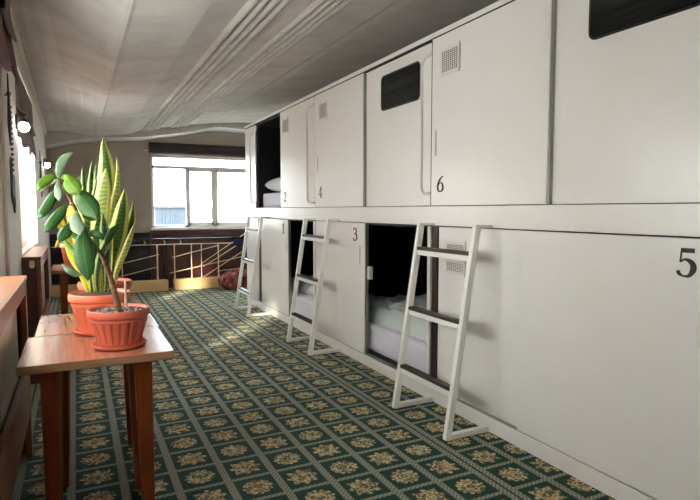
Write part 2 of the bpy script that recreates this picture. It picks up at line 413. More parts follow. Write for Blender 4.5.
for n, (a, b, c, d) in (('window_1', W1), ('window_2', W2), ('added_window', W_ADDED)):  # the last window is out of view and added for its light
    bm = NB(); gl = NB(); x0, x1 = WL - .19, WL - .13
    for p, q in ((a, a + .06), (b - .06, b), ((a + b) / 2 - .035, (a + b) / 2 + .035)): box(bm, x0, x1, p, q, c, d)
    box(bm, x0, x1, a, b, c, c + .06); box(bm, x0, x1, a, b, d - .06, d); box(bm, x0 + .03, WL - .003, a + .002, b - .002, c, c + .012)
    box(gl, x0 + .026, x0 + .032, a + .02, b - .02, c + .02, d - .02); window(n, bm, gl)

# outdoors
bm = NB(); box(bm, -60, 60, YB + .6, 120, -3.3, -3.0); struct('ground', bm, 'ground')
p0, p1 = at(155, 208, 40), at(186, 226, 40)
t = thing('apartment_building', 'pale blue building seen through the left pane of the end window', 'building', (p0.x, 40, -3))
bm = NB(); box(bm, p0.x, p1.x + .1, 40, 46, -3, p0.z); obj('wall', bm, 'facade', t)
bm = NB()
for k in range(1, 4): xx = p0.x + (p1.x - p0.x) * k / 4; box(bm, xx, xx + .06, 39.93, 40, -2.9, p0.z - .1)
obj('mullions', bm, 'mullion', t)
bm = NB(); box(bm, p0.x - .2, p1.x + .3, 39.8, 46.2, p0.z, p0.z + .12); obj('roof', bm, 'facade', t)

# ------------------------------------------------------------------ curtains, blind, valances
def folds(name, x, y0, y1, z0, z1, m, amp=.018, waves=14, lean=0, thick=.004):
    bm = NB(); n = waves * 6; R = []
    for j in range(9):
        t = j / 8; z = z1 + (z0 - z1) * t; row = []
        for i in range(n + 1):
            s = i / n; Y = y0 + (y1 - y0) * s + lean * t * t * (1 - s if lean > 0 else s)
            row.append(bm.verts.new((x + amp * (.6 + .4 * t) * math.sin(2 * math.pi * waves * s + .6 * math.sin(5 * s)), Y, z)))
        R.append(row)
    for a, b in zip(R, R[1:]):
        for i in range(n): bm.faces.new((a[i], a[i + 1], b[i + 1], b[i]))
    o = obj(name, bm, m, smooth=True, origin=(x, (y0 + y1) / 2, z0))
    s = o.modifiers.new('solidify', 'SOLIDIFY'); s.thickness = thick; return o
tag(folds('sheer_curtain', WL - .085, W1[0] + .02, 6.42, W1[2] + .015, 2.25, 'sheer2'), 'bright white sheer curtain in the left window behind the rubber plant', 'curtain')
tag(folds('sheer_curtain', WL - .07, W2[0] + .02, 3.10, W2[2] + .015, W2[3] - .01, 'sheer'), 'white sheer curtain in the left window nearest the camera', 'curtain')
tag(folds('sheer_curtain', WL - .07, W_ADDED[0] + .02, W_ADDED[1] - .02, W_ADDED[2] + .015, W_ADDED[3] - .01, 'sheer'), 'added white sheer curtain in the added, unseen window behind the camera', 'curtain')  # unseen sheer, added to soften the daylight from the added window

t = thing('roman_blind', 'dark plum blind rolled up above the end window', 'blind', (2.0, YB - .08, 2.30))
bm = NB(); R = []
sec = [(0, .195), (-.05, .19), (-.075, .15), (-.07, .10), (-.085, .06), (-.07, .015), (-.03, 0), (0, .01)]
for x in [1.13 + k * .1 for k in range(20)]:
    R.append([bm.verts.new((x, YB - .005 + a, 2.302 + b + .004 * math.sin(9 * x) * (b < .1))) for a, b in sec])
for a, b in zip(R, R[1:]):
    for k in range(len(sec)): bm.faces.new((a[k], a[(k + 1) % len(sec)], b[(k + 1) % len(sec)], b[k]))
bm.faces.new(R[0]); bm.faces.new(R[-1][::-1]); obj('folded_fabric', bm, 'blind', t)
bm = NB(); tube(bm, [(1.06, YB - .03, 2.355), (1.14, YB - .03, 2.355)], .008); obj('rod_end', bm, 'plastic', t)

def valance(name, label, x, y0, y1, ztop, zb, m1, m2, lobes):
    t = thing(name, label, 'valance', (x, (y0 + y1) / 2, zb(0)))
    for li, (dx, f, mm) in enumerate(((0, .62, m1), (.018, 1.0, m2 if li_first else m1)) if False else ((.022, .62, m1), (0, 1.0, m2))):
        bm = NB(); n = 60; R = []
        for j in range(11):
            tt = j / 10; row = []
            for i in range(n + 1):
                s = i / n; Y = y0 + (y1 - y0) * s; zt = ztop(Y); zz = zb(s)
                sc = abs(math.sin(math.pi * lobes * s + li * .9)) ** .7
                bot = zt + (zz - zt) * f * (.86 + .14 * sc)
                row.append(bm.verts.new((x + dx + .02 * math.sin(16 * s + 4 * tt + li) * tt + .03 * tt * sc, Y, zt + (bot - zt) * tt)))
            R.append(row)
        for a, b in zip(R, R[1:]):
            for i in range(n): bm.faces.new((a[i], a[i + 1], b[i + 1], b[i]))
        o = obj('swag' if li == 0 else 'lower_swag', bm, mm, t, smooth=True); s = o.modifiers.new('solidify', 'SOLIDIFY'); s.thickness = .008
    bm = NB(); tube(bm, [(x, y0 + .005, ztop(y0) - .01), (x, y1 - .005, ztop(y1) - .01)], .012); obj('rod', bm, 'iron', t)
valance('draped_valance', 'brown draped valance in the top of the left window behind the rubber plant', WL - .03, W1[0] + .012, W1[1] - .012, lambda Y: 2.475, lambda s: 1.93 - .05 * s, 'valance', 'valance', 3)
valance('draped_valance', 'brown and wine red draped valance in the top left corner', -.33, 1.6, 3.86, lambda Y: zl(Y) - .10, lambda s: 2.08, 'valance', 'valance2', 4)

# ------------------------------------------------------------------ sleeping capsules
D = 2.212
ZB0, ZB1, ZT, ZC, ZP = 1.243, 1.376, 2.512, 2.545, .092
DEP = 3.22; YN, YFAR = 1.05, 7.87
t = thing('capsule_frame', 'white frame carrying the two-tier row of sleeping capsules', 'frame', (2.7, 4.5, 0))
bm = NB(); box(bm, D, DEP, YN, YFAR, 0.001, ZP - .002); obj('plinth', bm, 'white', t, bevel=.004)
bm = NB(); box(bm, D + .012, D + .05, YN + .02, 7.83, ZP - .002, ZP + .0065); k_ = obj('door_track', bm, 'alu', t); k_['label'] = 'grey sliding door track'
bm = NB(); box(bm, D, DEP, YN, YFAR, ZB0, ZB1); obj('middle_beam', bm, 'white', t, bevel=.003)
bm = NB(); box(bm, D - .008, DEP, YN, YFAR, ZT, ZC); obj('top_rail', bm, 'white', t, bevel=.003)
bm = NB(); box(bm, D - .005, D + .03, YN + .002, 7.838, ZT - .0115, ZT - .0005); obj('gap_shade_strip', bm, 'seam', t)['label'] = 'black strip painted as the shaded gap under the top rail'  # solid dark strip standing in for the shade in the gap
bm = NB(); box(bm, D + .006, DEP, 7.84, YFAR, ZP, ZB0 - .001); box(bm, D + .006, DEP, 7.84, YFAR, ZB1 + .001, ZT - .001); obj('end_wall', bm, 'white', t)
bm = NB(); box(bm, D + .006, DEP, YN, YN + .02, ZP, ZB0 - .001); box(bm, D + .006, DEP, YN, YN + .02, ZB1 + .001, ZT - .001); obj('end_wall', bm, 'white', t)
bm = NB(); box(bm, D + .006, D + .026, 7.385, 7.838, ZB1 + .002, ZT - .002); ep = obj('end_panel', bm, 'white', t, bevel=.002)
def grab(parent, y, ynear, z0, z1, x):                       # C-shaped edge rail: legs at the near edge, bar along the far side
    pts = [(x, ynear, z1)] + [(x, y - .06 + .06 * math.sin(a), z1 - .06 + .06 * math.cos(a)) for a in [k * math.pi / 12 for k in range(1, 7)]]
    pts += [(x, y - .06 + .06 * math.cos(a), z0 + .06 - .06 * math.sin(a)) for a in [k * math.pi / 12 for k in range(0, 7)]] + [(x, ynear, z0)]
    bm = NB(); tube(bm, pts, .011, 10); return obj('grab_rail', bm, 'plastic', parent, smooth=True)
grab(ep, 7.62, 7.39, 1.45, 2.395, D + .004)
bm = NB(); box(bm, D + .006, D + .026, 7.30, 7.838, ZP + .002, ZB0 - .002); obj('end_panel', bm, 'white', t, bevel=.002)

DIG = {
 '1': ([], [(.36, .60, 0, 1), (.16, .80, 0, .05), (.16, .40, .86, .92)]),
 '2': ([[(.16, .70, .07), (.22, .88, .06), (.46, .97, .035), (.72, .86, .085), (.74, .66, .095), (.55, .40, .07), (.20, .10, .03)]], [(.14, .88, 0, .14)]),
 '3': ([[(.17, .80, .06), (.24, .92, .04), (.44, .97, .03), (.70, .84, .085), (.66, .62, .07), (.36, .53, .025)], [(.36, .53, .025), (.70, .47, .07), (.80, .26, .10), (.62, .06, .05), (.36, .02, .03), (.16, .12, .06), (.18, .2, .06)]], []),
 '4': ([[(.62, .99, .04), (.34, .64, .035), (.04, .28, .035)]], [(.02, .98, .23, .31), (.54, .76, 0, 1), (.42, .88, 0, .05)]),
 '5': ([[(.26, .96, .03), (.23, .74, .03), (.20, .50, .03)], [(.20, .50, .03), (.46, .60, .04), (.78, .48, .09), (.84, .27, .11), (.66, .05, .06), (.38, .02, .03), (.16, .10, .06), (.12, .2, .07)]], [(.22, .88, .83, .99)]),
 '6': ([[(.84, .99, .02), (.60, .90, .05), (.30, .62, .09), (.19, .32, .10), (.28, .08, .07), (.50, .02, .03), (.76, .12, .08), (.82, .32, .095), (.70, .54, .05), (.50, .58, .03), (.28, .44, .04)]], []),
}
def digit(ch, yleft, z0, w, h, x, parent):                   # reads from the corridor: its left side is at the larger Y
    bm = NB(); st, bx = DIG[ch]; th = .0016
    P = lambda u, v, d: (x - d, yleft - u * w, z0 + v * h)
    def poly(q):
        a = [bm.verts.new(P(u, v, th)) for u, v in q]; b = [bm.verts.new(P(u, v, 0)) for u, v in q]
        bm.faces.new(a); bm.faces.new(b[::-1])
        for k in range(len(q)): bm.faces.new((a[k], a[(k + 1) % len(q)], b[(k + 1) % len(q)], b[k]))
    for a, b, c, d in bx: poly([(a, c), (b, c), (b, d), (a, d)])
    for s in st:
        L = smooth_line(s, 5); E0 = []
        for i, (u, v, r) in enumerate(L):
            p, q = L[max(i - 1, 0)], L[min(i + 1, len(L) - 1)]; dx, dy = (q[0] - p[0]) * w, (q[1] - p[1]) * h; l = math.hypot(dx, dy) or 1
            nx, ny = -dy / l * r * h / w * .95, dx / l * r * 1.1; E0.append(((u + nx, v + ny), (u - nx, v - ny)))
        for (a, b), (c, d) in zip(E0, E0[1:]): poly([a, c, d, b])
    return obj('number', bm, 'black', parent, keep=False)

def vent(yfar, ynear, z0, z1, x, parent, name='air_vent', rows=11, cols=8):
    bm = NB(); f = .018
    box(bm, x - .008, x, ynear, yfar, z0, z1, 0)
    for i in range(rows):
        zz = z0 + f + (z1 - z0 - 2 * f) * (i + .5) / rows
        for j in range(cols):
            yy = ynear + f + (yfar - ynear - 2 * f) * (j + .5) / cols; a = (yfar - ynear - 2 * f) / cols * .34; c = (z1 - z0 - 2 * f) / rows * .27
            box(bm, x - .0088, x - .0079, yy - a, yy + a, zz - c, zz + c, 1)
    box(bm, x - .013, x - .008, ynear - .002, ynear + .006, z0 - .01, z1 + .01, 0)
    return obj(name, bm, ['plastic', 'seam'], parent)

def door(parent, y0, y1, z0, z1, ch, dy, dz, dh, x=D - .012, slot=None, ventbox=None, handle=None, alu=True, seam_line=False):
    xb = x + .022
    bm = NB(); box(bm, x, xb, y0, y1, z0, z1); d = obj('sliding_door', bm, 'white', parent, bevel=.002)
    if alu:
        bm = NB(); box(bm, x + .004, xb + .012, y0 - .013, y0 - .001, z0, z1); e = obj('edge_profile', bm, 'alu', d); e['label'] = 'grey aluminium door edge'
    if seam_line:
        bm = NB(); box(bm, x + .002, xb, y1 + .0005, y1 + .0105, z0, z1); obj('seam_strip', bm, 'seam', d)['label'] = 'dark strip painted as the shaded seam at the door edge'  # dark strip drawn in for the shaded seam along the far edge
    n = digit(ch, dy + (0 if ch == '5' else .006), dz, dh * (.72 if ch == '5' else .86), dh, x - .0003, d); n['label'] = 'black serif numeral %s' % ch
    if slot:
        bm = NB(); box(bm, x - .003, x - .0002, slot[0] - .009, slot[0] + .009, slot[1], slot[2], 0); box(bm, x - .004, x - .003, slot[0] - .011, slot[0] - .007, slot[1] + .005, slot[2] - .005, 1); obj('finger_pull', bm, ['plastic', 'seam'], d)
    if ventbox: vent(*ventbox, x - .0002, d)
    if handle: grab(d, handle[0], handle[1], handle[2], handle[3], x - .009)
    return d

def rrect(y0, y1, z0, z1, r):
    out = []
    for cy, cz, a0 in ((y1 - r, z1 - r, 0), (y0 + r, z1 - r, 90), (y0 + r, z0 + r, 180), (y1 - r, z0 + r, 270)):
        for k in range(6): a = math.radians(a0 + 18 * k); out.append((cy + r * math.cos(a), cz + r * math.sin(a)))
    return out
def tinted(parent, y0, y1, z0, z1, x):
    for nm, g, x0, x1, mm in (('window_gasket', .012, x - .004, x - .0002, 'blackwood'), ('tinted_window', 0, x - .006, x - .0045, 'tint')):
        bm = NB(); q = rrect(y0 - g, y1 + g, z0 - g, z1 + g, .03 + g); a = [bm.verts.new((x0, p, r)) for p, r in q]; b = [bm.verts.new((x1, p, r)) for p, r in q]
        bm.faces.new(a); bm.faces.new(b[::-1])
        for k in range(len(q)): bm.faces.new((a[k], a[(k + 1) % len(q)], b[(k + 1) % len(q)], b[k]))
        o = obj(nm, bm, mm, parent)
        o['label'] = 'dark tinted rounded window' if mm == 'tint' else 'black rubber window edge'

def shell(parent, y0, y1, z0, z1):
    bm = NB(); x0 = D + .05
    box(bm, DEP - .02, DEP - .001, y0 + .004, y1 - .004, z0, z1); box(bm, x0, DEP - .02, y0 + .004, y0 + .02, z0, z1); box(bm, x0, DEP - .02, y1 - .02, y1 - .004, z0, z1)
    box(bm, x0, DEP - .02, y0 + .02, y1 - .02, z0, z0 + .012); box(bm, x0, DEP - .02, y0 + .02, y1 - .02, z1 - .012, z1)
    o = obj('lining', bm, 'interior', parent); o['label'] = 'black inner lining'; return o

def panel(parent, y0, y1, z0, z1, x=D + .016):
    bm = NB(); box(bm, x, x + .02, y0, y1, z0, z1); return obj('fixed_panel', bm, 'white', parent, bevel=.002)

GU = 'capsules of the upper tier'; GL = 'capsules of the lower tier'
CAPS = [(1.075, 3.190), (3.194, 5.242), (5.246, 7.38)]
zu0, zu1 = ZB1 + .004, ZT - .013; zl0, zl1 = ZP + .007, ZB0 - .008
def capsule(label, y0, y1, z, group): return thing('sleeping_capsule', label, 'sleeping capsule', (2.7, (y0 + y1) / 2, z), group)
# upper 6
y0, y1 = CAPS[0]; c = capsule('upper white sleeping capsule numbered 6, nearest the camera', y0, y1, zu0, GU); shell(c, y0, y1, zu0, zu1)
door(c, 2.132, 3.176, zu0, zu1, '6', 3.108, 1.472, .105, slot=(3.130, 1.716, 1.891), ventbox=(3.075, 2.870, 2.232, 2.402), seam_line=True)
p = panel(c, y0, 2.17, zu0, zu1); tinted(p, 1.37, 1.905, 2.165, 2.41, D + .016); grab(p, 1.27, y0 + .01, 1.45, 2.41, D + .010)
# upper 4
y0, y1 = CAPS[1]; c = capsule('upper white sleeping capsule numbered 4, with dark tinted window in its near half', y0, y1, zu0, GU); shell(c, y0, y1, zu0, zu1)
door(c, 4.190, 5.240, zu0, zu1, '4', 5.145, 1.472, .112, slot=(5.175, 1.716, 1.888), ventbox=(5.120, 4.925, 2.232, 2.402))
p = panel(c, y0 + .002, 4.24, zu0, zu1); tinted(p, 3.375, 3.915, 2.15, 2.402, D + .016); grab(p, 3.335, y0 + .006, 1.465, 2.418, D + .010)
# upper 2: its door is slid open towards the camera
y0, y1 = CAPS[2]; c = capsule('upper white sleeping capsule numbered 2, open at its far half', y0, y1, zu0, GU); shell(c, y0, y1, zu0, zu1)
door(c, 5.250, 6.300, zu0, zu1, '2', 6.19, 1.448, .112, ventbox=(6.215, 6.015, 2.232, 2.402), handle=(5.435, 5.253, 1.425, 2.41), alu=False)
panel(c, y0 + .004, 6.26, zu0, zu1, D + .020)
# lower tier
DL = D + .003
def lower(label, i):
    e0, e1 = ((1.075, 3.250), (3.254, 5.348), (5.352, 7.38))[i]; c = capsule(label, e0, e1, zl0, GL); shell(c, e0, e1, zl0, zl1)
    yt = (3.200, 5.298, 7.295)[i]
    p = panel(c, (2.105, 4.224, 6.322)[i], yt - .066, zl0, zl1, D + .027)
    bm = NB(); box(bm, D + .018, D + .05, yt - .064, yt, zl0, zl1); e = obj('edge_trim', bm, 'darkwood', c); e['label'] = 'dark brown upright trim'
    if i != 2 :
        bm = NB(); box(bm, D + .006, D + .05, yt + .006, yt + .040, zl0, zl1); obj('post', bm, 'white', c)
    return c, p
c, p = lower('lower white sleeping capsule numbered 5, closed', 0)
p.data.transform(Matrix.Translation((0, 0, 0)))
vent(3.045, 2.832, 1.045, 1.142, D + .0268, p, rows=6); vent(3.045, 2.832, .925, 1.018, D + .0268, p, rows=6)
door(c, 1.20, 2.322, zl0, zl1, '5', 1.432, 1.079, .118, x=DL, slot=(1.325, .80, .945), alu=False)
bm = NB(); box(bm, D + .016, D + .036, 1.085, 1.205, zl0, zl1); obj('jamb', bm, 'white', c)
c, p = lower('lower white sleeping capsule numbered 3, half open behind the nearest ladder', 1)
door(c, 4.185, 5.262, zl0, zl1, '3', 4.405, 1.077, .117, x=DL, slot=(4.272, .87, 1.037))
bm = NB(); box(bm, D + .020, D + .055, 4.128, 4.168, .755, .865); box(bm, D + .016, D + .020, 4.134, 4.162, .765, .808); box(bm, D + .016, D + .020, 4.134, 4.162, .813, .856); s = obj('socket_box', bm, 'plastic', c, bevel=.003); s['label'] = 'white socket and switch box'
c, p = lower('lower white sleeping capsule numbered 1, farthest of the lower tier', 2)
door(c, 6.105, 7.155, zl0, zl1, '1', 6.305, 1.068, .12, x=DL, slot=(6.165, .86, .99))

# bedding
def soft_box(name, x0, x1, y0, y1, z0, z1, m, bev=.05):
    bm = NB(); box(bm, x0, x1, y0, y1, z0, z1, bev=bev); return obj(name, bm, m, smooth=True, origin=((x0 + x1) / 2, (y0 + y1) / 2, z0))
def pillow(x, y, z, lx, ly, h, rot=0, tilt=0, m='linen'):
    bm = NB(); g = bmesh.ops.create_grid(bm, x_segments=20, y_segments=20, size=1); top = {}
    for v in g['verts']:
        u, w = v.co.x, v.co.y; e = max(0, (1 - u ** 4)) ** .5 * max(0, (1 - w ** 4)) ** .5
        v.co = Vector((u * (1 - .08 * (1 - abs(w))) * lx / 2, w * (1 - .08 * (1 - abs(u))) * ly / 2, h / 2 * e * (1 + .08 * math.sin(5 * u + 3 * w))))
    d = bmesh.ops.duplicate(bm, geom=bm.verts[:] + bm.edges[:] + bm.faces[:])
    for v in [q for q in d['geom'] if isinstance(q, bmesh.types.BMVert)]: v.co.z *= -1
    bmesh.ops.remove_doubles(bm, verts=bm.verts, dist=.0005)
    bmesh.ops.rotate(bm, verts=bm.verts, cent=(0, 0, 0), matrix=Matrix.Rotation(tilt, 3, 'X') @ Matrix.Rotation(rot, 3, 'Z'))
    lo = min(v.co.z for v in bm.verts)
    bmesh.ops.translate(bm, verts=bm.verts, vec=(x, y, z - lo)); return obj('pillow', bm, m, smooth=True, origin=(x, y, z))
def duvet(x0, x1, y0, y1, z, h, label, fall=.0):
    bm = NB(); nx, ny = 36, 50; R = []; Bt = []
    for i in range(nx + 1):
        a = i / nx; row = []; rb = []
        for j in range(ny + 1):
            b = j / ny; e = min(1, min(a, 1 - a) * 9) ** .5 * min(1, min(b, 1 - b) * 12) ** .5
            p = Vector((x0 + (x1 - x0) * a, y0 + (y1 - y0) * b, 0))
            w = noise.noise(Vector((p.x * 5, p.y * 4, 1.3))) * .35 + abs(noise.noise(Vector((p.x * 14 + p.y * 5, p.y * 9, 4)))) * .28
            row.append(bm.verts.new((p.x, p.y, z + .004 + h * e * (.72 + w)))); rb.append(bm.verts.new((p.x, p.y, z + .001)))
        R.append(row); Bt.append(rb)
    for i in range(nx):
        for j in range(ny):
            bm.faces.new((R[i][j], R[i + 1][j], R[i + 1][j + 1], R[i][j + 1])); bm.faces.new((Bt[i][j], Bt[i][j + 1], Bt[i + 1][j + 1], Bt[i + 1][j]))
    for i in range(nx): bm.faces.new((R[i][0], Bt[i][0], Bt[i + 1][0], R[i + 1][0])); bm.faces.new((R[i][ny], R[i + 1][ny], Bt[i + 1][ny], Bt[i][ny]))
    for j in range(ny): bm.faces.new((R[0][j], R[0][j + 1], Bt[0][j + 1], Bt[0][j])); bm.faces.new((R[nx][j], Bt[nx][j], Bt[nx][j + 1], R[nx][j + 1]))
    return tag(obj('duvet', bm, 'duvet', smooth=True, origin=((x0 + x1) / 2, (y0 + y1) / 2, z)), label, 'duvet')
zf = zl0 + .0125; zu = zu0 + .0125
tag(soft_box('mattress', 2.30, 3.17, 5.38, 7.335, zu, 1.575, 'linen', .03), 'white mattress inside the open upper capsule numbered 2', 'mattress')
tag(pillow(2.60, 6.99, 1.577, .54, .70, .21, .05), 'white pillow on the mattress of upper capsule 2', 'pillow')
tag(soft_box('mattress', 2.285, 3.17, 3.29, 5.22, zf, .345, 'linen', .04), 'white mattress inside the half open lower capsule numbered 3', 'mattress')
duvet(2.36, 3.12, 3.33, 4.75, .347, .20, 'pale rumpled duvet on the mattress of lower capsule 3')
tag(soft_box('mattress', 2.285, 3.17, 5.39, 7.28, zf, .345, 'linen', .04), 'white mattress inside the open lower capsule numbered 1', 'mattress')
duvet(2.42, 3.12, 5.9, 7.1, .347, .13, 'pale duvet on the mattress of lower capsule 1')
tag(pillow(2.62, 5.64, .347, .52, .46, .17, .1), 'white pillow on the mattress of lower capsule 1, behind the middle ladder', 'pillow')

# ------------------------------------------------------------------ ladders
def make_ladder(ya, yb, label):
    L = thing('bunk_ladder', label, 'ladder', (1.93, (ya + yb) / 2, 0), 'white step ladders of the capsule row')
    xb, xt, zt = 1.910, 2.108, 1.262
    for y in (yb - .02, ya + .02):
        bm = NB(); bar(bm, (xb, y, .001), (xt, y, zt), .034, .040); obj('side_rail', bm, 'white_metal', L, bevel=.003)
        bm = NB(); box(bm, xt + .018, D - .001, y - .017, y + .017, zt - .018, zt); obj('hook', bm, 'white_metal', L, bevel=.003)
        bm = NB(); box(bm, xb + .022, D - .002, y - .017, y + .017, .002, .034); obj('foot_bar', bm, 'white_metal', L, bevel=.003)
    for z in (1.092, .687, .294):
        x = xb + (xt - xb) * z / zt
        bm = NB(); box(bm, x - .014, x + .014, ya + .037, yb - .037, z - .045, z - .012); obj('crossbar', bm, 'white_metal', L, bevel=.002)
        bm = NB(); box(bm, x - .020, x + .030, ya + .038, yb - .038, z - .012, z + .010); s = obj('step', bm, 'darkwood', L, bevel=.004); s['label'] = 'dark walnut step board'
    return L
l3 = make_ladder(2.550, 3.178, 'nearest white ladder with dark steps, leaning between capsules 3 and 5')
dup(l3, (1.93, 4.982, 0), 'middle white ladder with dark steps, beside the number 3 door')
dup(l3, (1.93, 7.055, 0), 'farthest white ladder with dark steps, left of the number 1 door')

# ------------------------------------------------------------------ tables
def make_table(x0, x1, y0, y1, z, label, inset=.035, legs=.07):
    T = thing('side_table', label, 'table', ((x0 + x1) / 2, (y0 + y1) / 2, 0), 'small wooden plant tables')
    bm = NB(); box(bm, x0, x1, y0, y1, z - .034, z, 0)
    for f in bm.faces:
        if abs(f.normal.z) < .5: f.material_index = 1
    obj('tabletop', bm, ['tabletop', 'tedge'], T, bevel=.003)
    for sx, x in ((1, x0 + .106), (-1, x1 - .115)):
        for sy, y in ((1, y0 + .09), (-1, y1 - .09)):
            bm = NB(); bar(bm, (x - sx * .009, y, .001), (x, y, z - .0345), .046, .046, Vector((1, 0, 0)), legs, legs); obj('leg', bm, 'leg', T, bevel=.004)
    bm = NB()
    for x in (x0 + .106, x1 - .115): box(bm, x - .012, x + .012, y0 + .127, y1 - .127, z - .10, z - .0345)
    box(bm, x0 + .128, x1 - .128, y1 - .10, y1 - .08, z - .10, z - .0345); obj('apron', bm, 'leg', T)
    return T
make_table(-.217, .345, 2.333, 2.868, .77, 'nearest wooden table with reddish top, carrying the front terracotta pot')
make_table(-.192, .354, 2.874, 3.44, .77, 'second wooden table close behind the nearest one, mostly hidden by its pots')
make_table(-.235, .33, 5.95, 6.60, .77, 'far wooden table with the orange pot, beside the far radiator cover')

# ------------------------------------------------------------------ radiator covers and radiators
def make_cover(y0, y1, label, closed):
    x0, x1, z = WL + .002, -.257, .993
    T = thing('radiator_cover', label, 'radiator cover', ((x0 + x1) / 2, (y0 + y1) / 2, 0), 'wooden radiator covers')
    bm = NB(); box(bm, x0, x1 + .004, y0, y1, z - .026, z); obj('top_board', bm, 'cover', T, bevel=.004)
    for a in (y0 + .004, y1 - .074):
        bm = NB(); box(bm, x1 - .03, x1, a, a + .07, .001, z - .0265); obj('post', bm, 'cover', T, bevel=.003)
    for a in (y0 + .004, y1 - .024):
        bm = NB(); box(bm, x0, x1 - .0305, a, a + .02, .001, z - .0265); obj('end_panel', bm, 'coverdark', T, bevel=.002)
    bm = NB(); box(bm, x1 - .022, x1 - .002, y0 + .075, y1 - .075, z - .10, z - .0265); obj('front_rail', bm, 'cover', T, bevel=.002)
    bm = NB(); box(bm, x1 - .024, x1 - .002, y0 + .075, y1 - .075, .235, .50); obj('lower_board', bm, 'cover', T, bevel=.003)
    R = thing('radiator', label.replace('cover', '').replace('brown wooden radiator', 'pale ribbed radiator behind the brown wooden board').strip(), 'radiator', ((x0 + x1) / 2, (y0 + y1) / 2, .15), 'ribbed radiators')
    n = int((y1 - y0 - .25) / .07)
    bm = NB()
    for k in range(n):
        y = y0 + .125 + k * .07; box(bm, x0 + .012, x1 - .034, y, y + .052, .17, .86, bev=.008)
    obj('fins', bm, 'radiator', R, smooth=True)
    bm = NB()
    for z2 in (.23, .80): tube(bm, [(x0 + .045, y0 + .1, z2), (x0 + .045, y1 - .1, z2)], .014)
    obj('pipe', bm, 'radiator', R, smooth=True)
    bm = NB()
    for y in (y0 + .2, y1 - .2): box(bm, x0 + .03, x0 + .06, y, y + .03, .001, .18)
    obj('foot', bm, 'radiator', R)
    return T, R
c1, r1 = make_cover(1.35, 3.476, 'brown wooden radiator cover at the left edge, nearest the camera', False)
r1['label'] = 'pale ribbed radiator inside the nearest wooden cover'
c2, r2 = make_cover(4.84, 6.15, 'brown wooden radiator cover under the left window, beyond the first', True)
r2['label'] = 'pale ribbed radiator inside the farther wooden cover'
t = thing('luggage_tag', 'small white tag hanging on the end of the farther radiator cover', 'tag', (-.315, 4.835, .92))
bm = NB(); q = rrect(-.333, -.297, .905, .965, .014); a = [bm.verts.new((p, 4.8438, r)) for p, r in q]; b = [bm.verts.new((p, 4.840, r)) for p, r in q]
bm.faces.new(a); bm.faces.new(b[::-1])
for k in range(len(q)): bm.faces.new((a[k], a[(k + 1) % len(q)], b[(k + 1) % len(q)], b[k]))
obj('body', bm, 'plastic', t)
bm = NB(); tube(bm, [(-.315, 4.836, .962), (-.315, 4.8365, .985)], .002, 6); obj('string', bm, 'iron', t)

# ------------------------------------------------------------------ pots and plants
def pot(parent, cx, cy, z0, rl, h, m, saucer=True, rimm=None):
    rb = rl * .70; base = .012
    if saucer:
        bm = NB(); lathe(bm, [(rb * 1.0, 0), (rb * 1.17, .003), (rb * 1.25, .018), (rb * 1.21, .019), (rb * 1.12, .008), (.01, .008)], (cx, cy, z0 + .0005), 48); obj('saucer', bm, m, parent, smooth=True)
    bm = NB()
    pr = [(rb * .9, base), (rb, base + .006), (rb * 1.04, base + .03), (rl * .84, h * .55), (rl * .90, h * .70), (rl * .905, h * .72), (rl * .90, h * .78), (rl * .93, h * .80), (rl * .99, h * .83), (rl, h * .90), (rl * .985, h * .98), (rl * .95, h), (rl * .90, h * .985), (rl * .87, h * .93), (rl * .82, h * .88)]
    fl = [0, 0, .005, .006, .005, 0, 0] + [0] * 8
    lathe(bm, pr, (cx, cy, z0), 144, fl); obj('pot', bm, m, parent, smooth=False)
    bm = NB(); g = bmesh.ops.create_circle(bm, cap_ends=True, segments=40, radius=rl * .868); bmesh.ops.translate(bm, verts=bm.verts, vec=(cx, cy, z0 + h * .925))
    r = bmesh.ops.inset_region(bm, faces=bm.faces[:], thickness=rl * .4); obj('soil', bm, 'soil', parent)
    if rimm:
        bm = NB(); lathe(bm, [(rl * 1.0, h * .84), (rl * 1.04, h * .86), (rl * 1.04, h * 1.0), (rl * .96, h * 1.01), (rl * .95, h * .86)], (cx, cy, z0), 48); obj('rim', bm, rimm, parent, smooth=True)

def leaf(parent, pts, m='snake', cup=.25, name='leaf', thick=.0018, turn=0, dd=0, wk=1):
    """pts: (x px, y px, depth, half-width px) along the midrib; lies at its own depth in the room"""
    L = smooth_line(pts, 5); P = [(at(a, b, d + dd), wk * w * d / F) for a, b, d, w in L]; bm = NB(); uvl = bm.loops.layers.uv.new('UVMap'); R = []
    K = (-1, -.5, 0, .5, 1)
    for i, (p, w) in enumerate(P):
        t = (P[min(i + 1, len(P) - 1)][0] - P[max(i - 1, 0)][0]).normalized(); view = (p - Vector((0, 0, H))).normalized()
        s = t.cross(view).normalized(); nn = s.cross(t).normalized()
        if turn: s = (Matrix.Rotation(turn, 3, t) @ s); nn = Matrix.Rotation(turn, 3, t) @ nn
        w = max(w, .0006); R.append([bm.verts.new(p + s * w * k / (math.cos(turn) if turn else 1) + nn * w * cup * (k * k)) for k in K])
    n = len(R)
    for i in range(n - 1):
        for k in range(4):
            f = bm.faces.new((R[i][k], R[i][k + 1], R[i + 1][k + 1], R[i + 1][k]))
            for lp, (u, v) in zip(f.loops, ((K[k], i), (K[k + 1], i), (K[k + 1], i + 1), (K[k], i + 1))): lp[uvl].uv = (u / 2 + .5, v / (n - 1))
    o = obj(name, bm, m, parent, smooth=True, keep=True); s = o.modifiers.new('solidify', 'SOLIDIFY'); s.thickness = thick; s.offset = 0
    return o

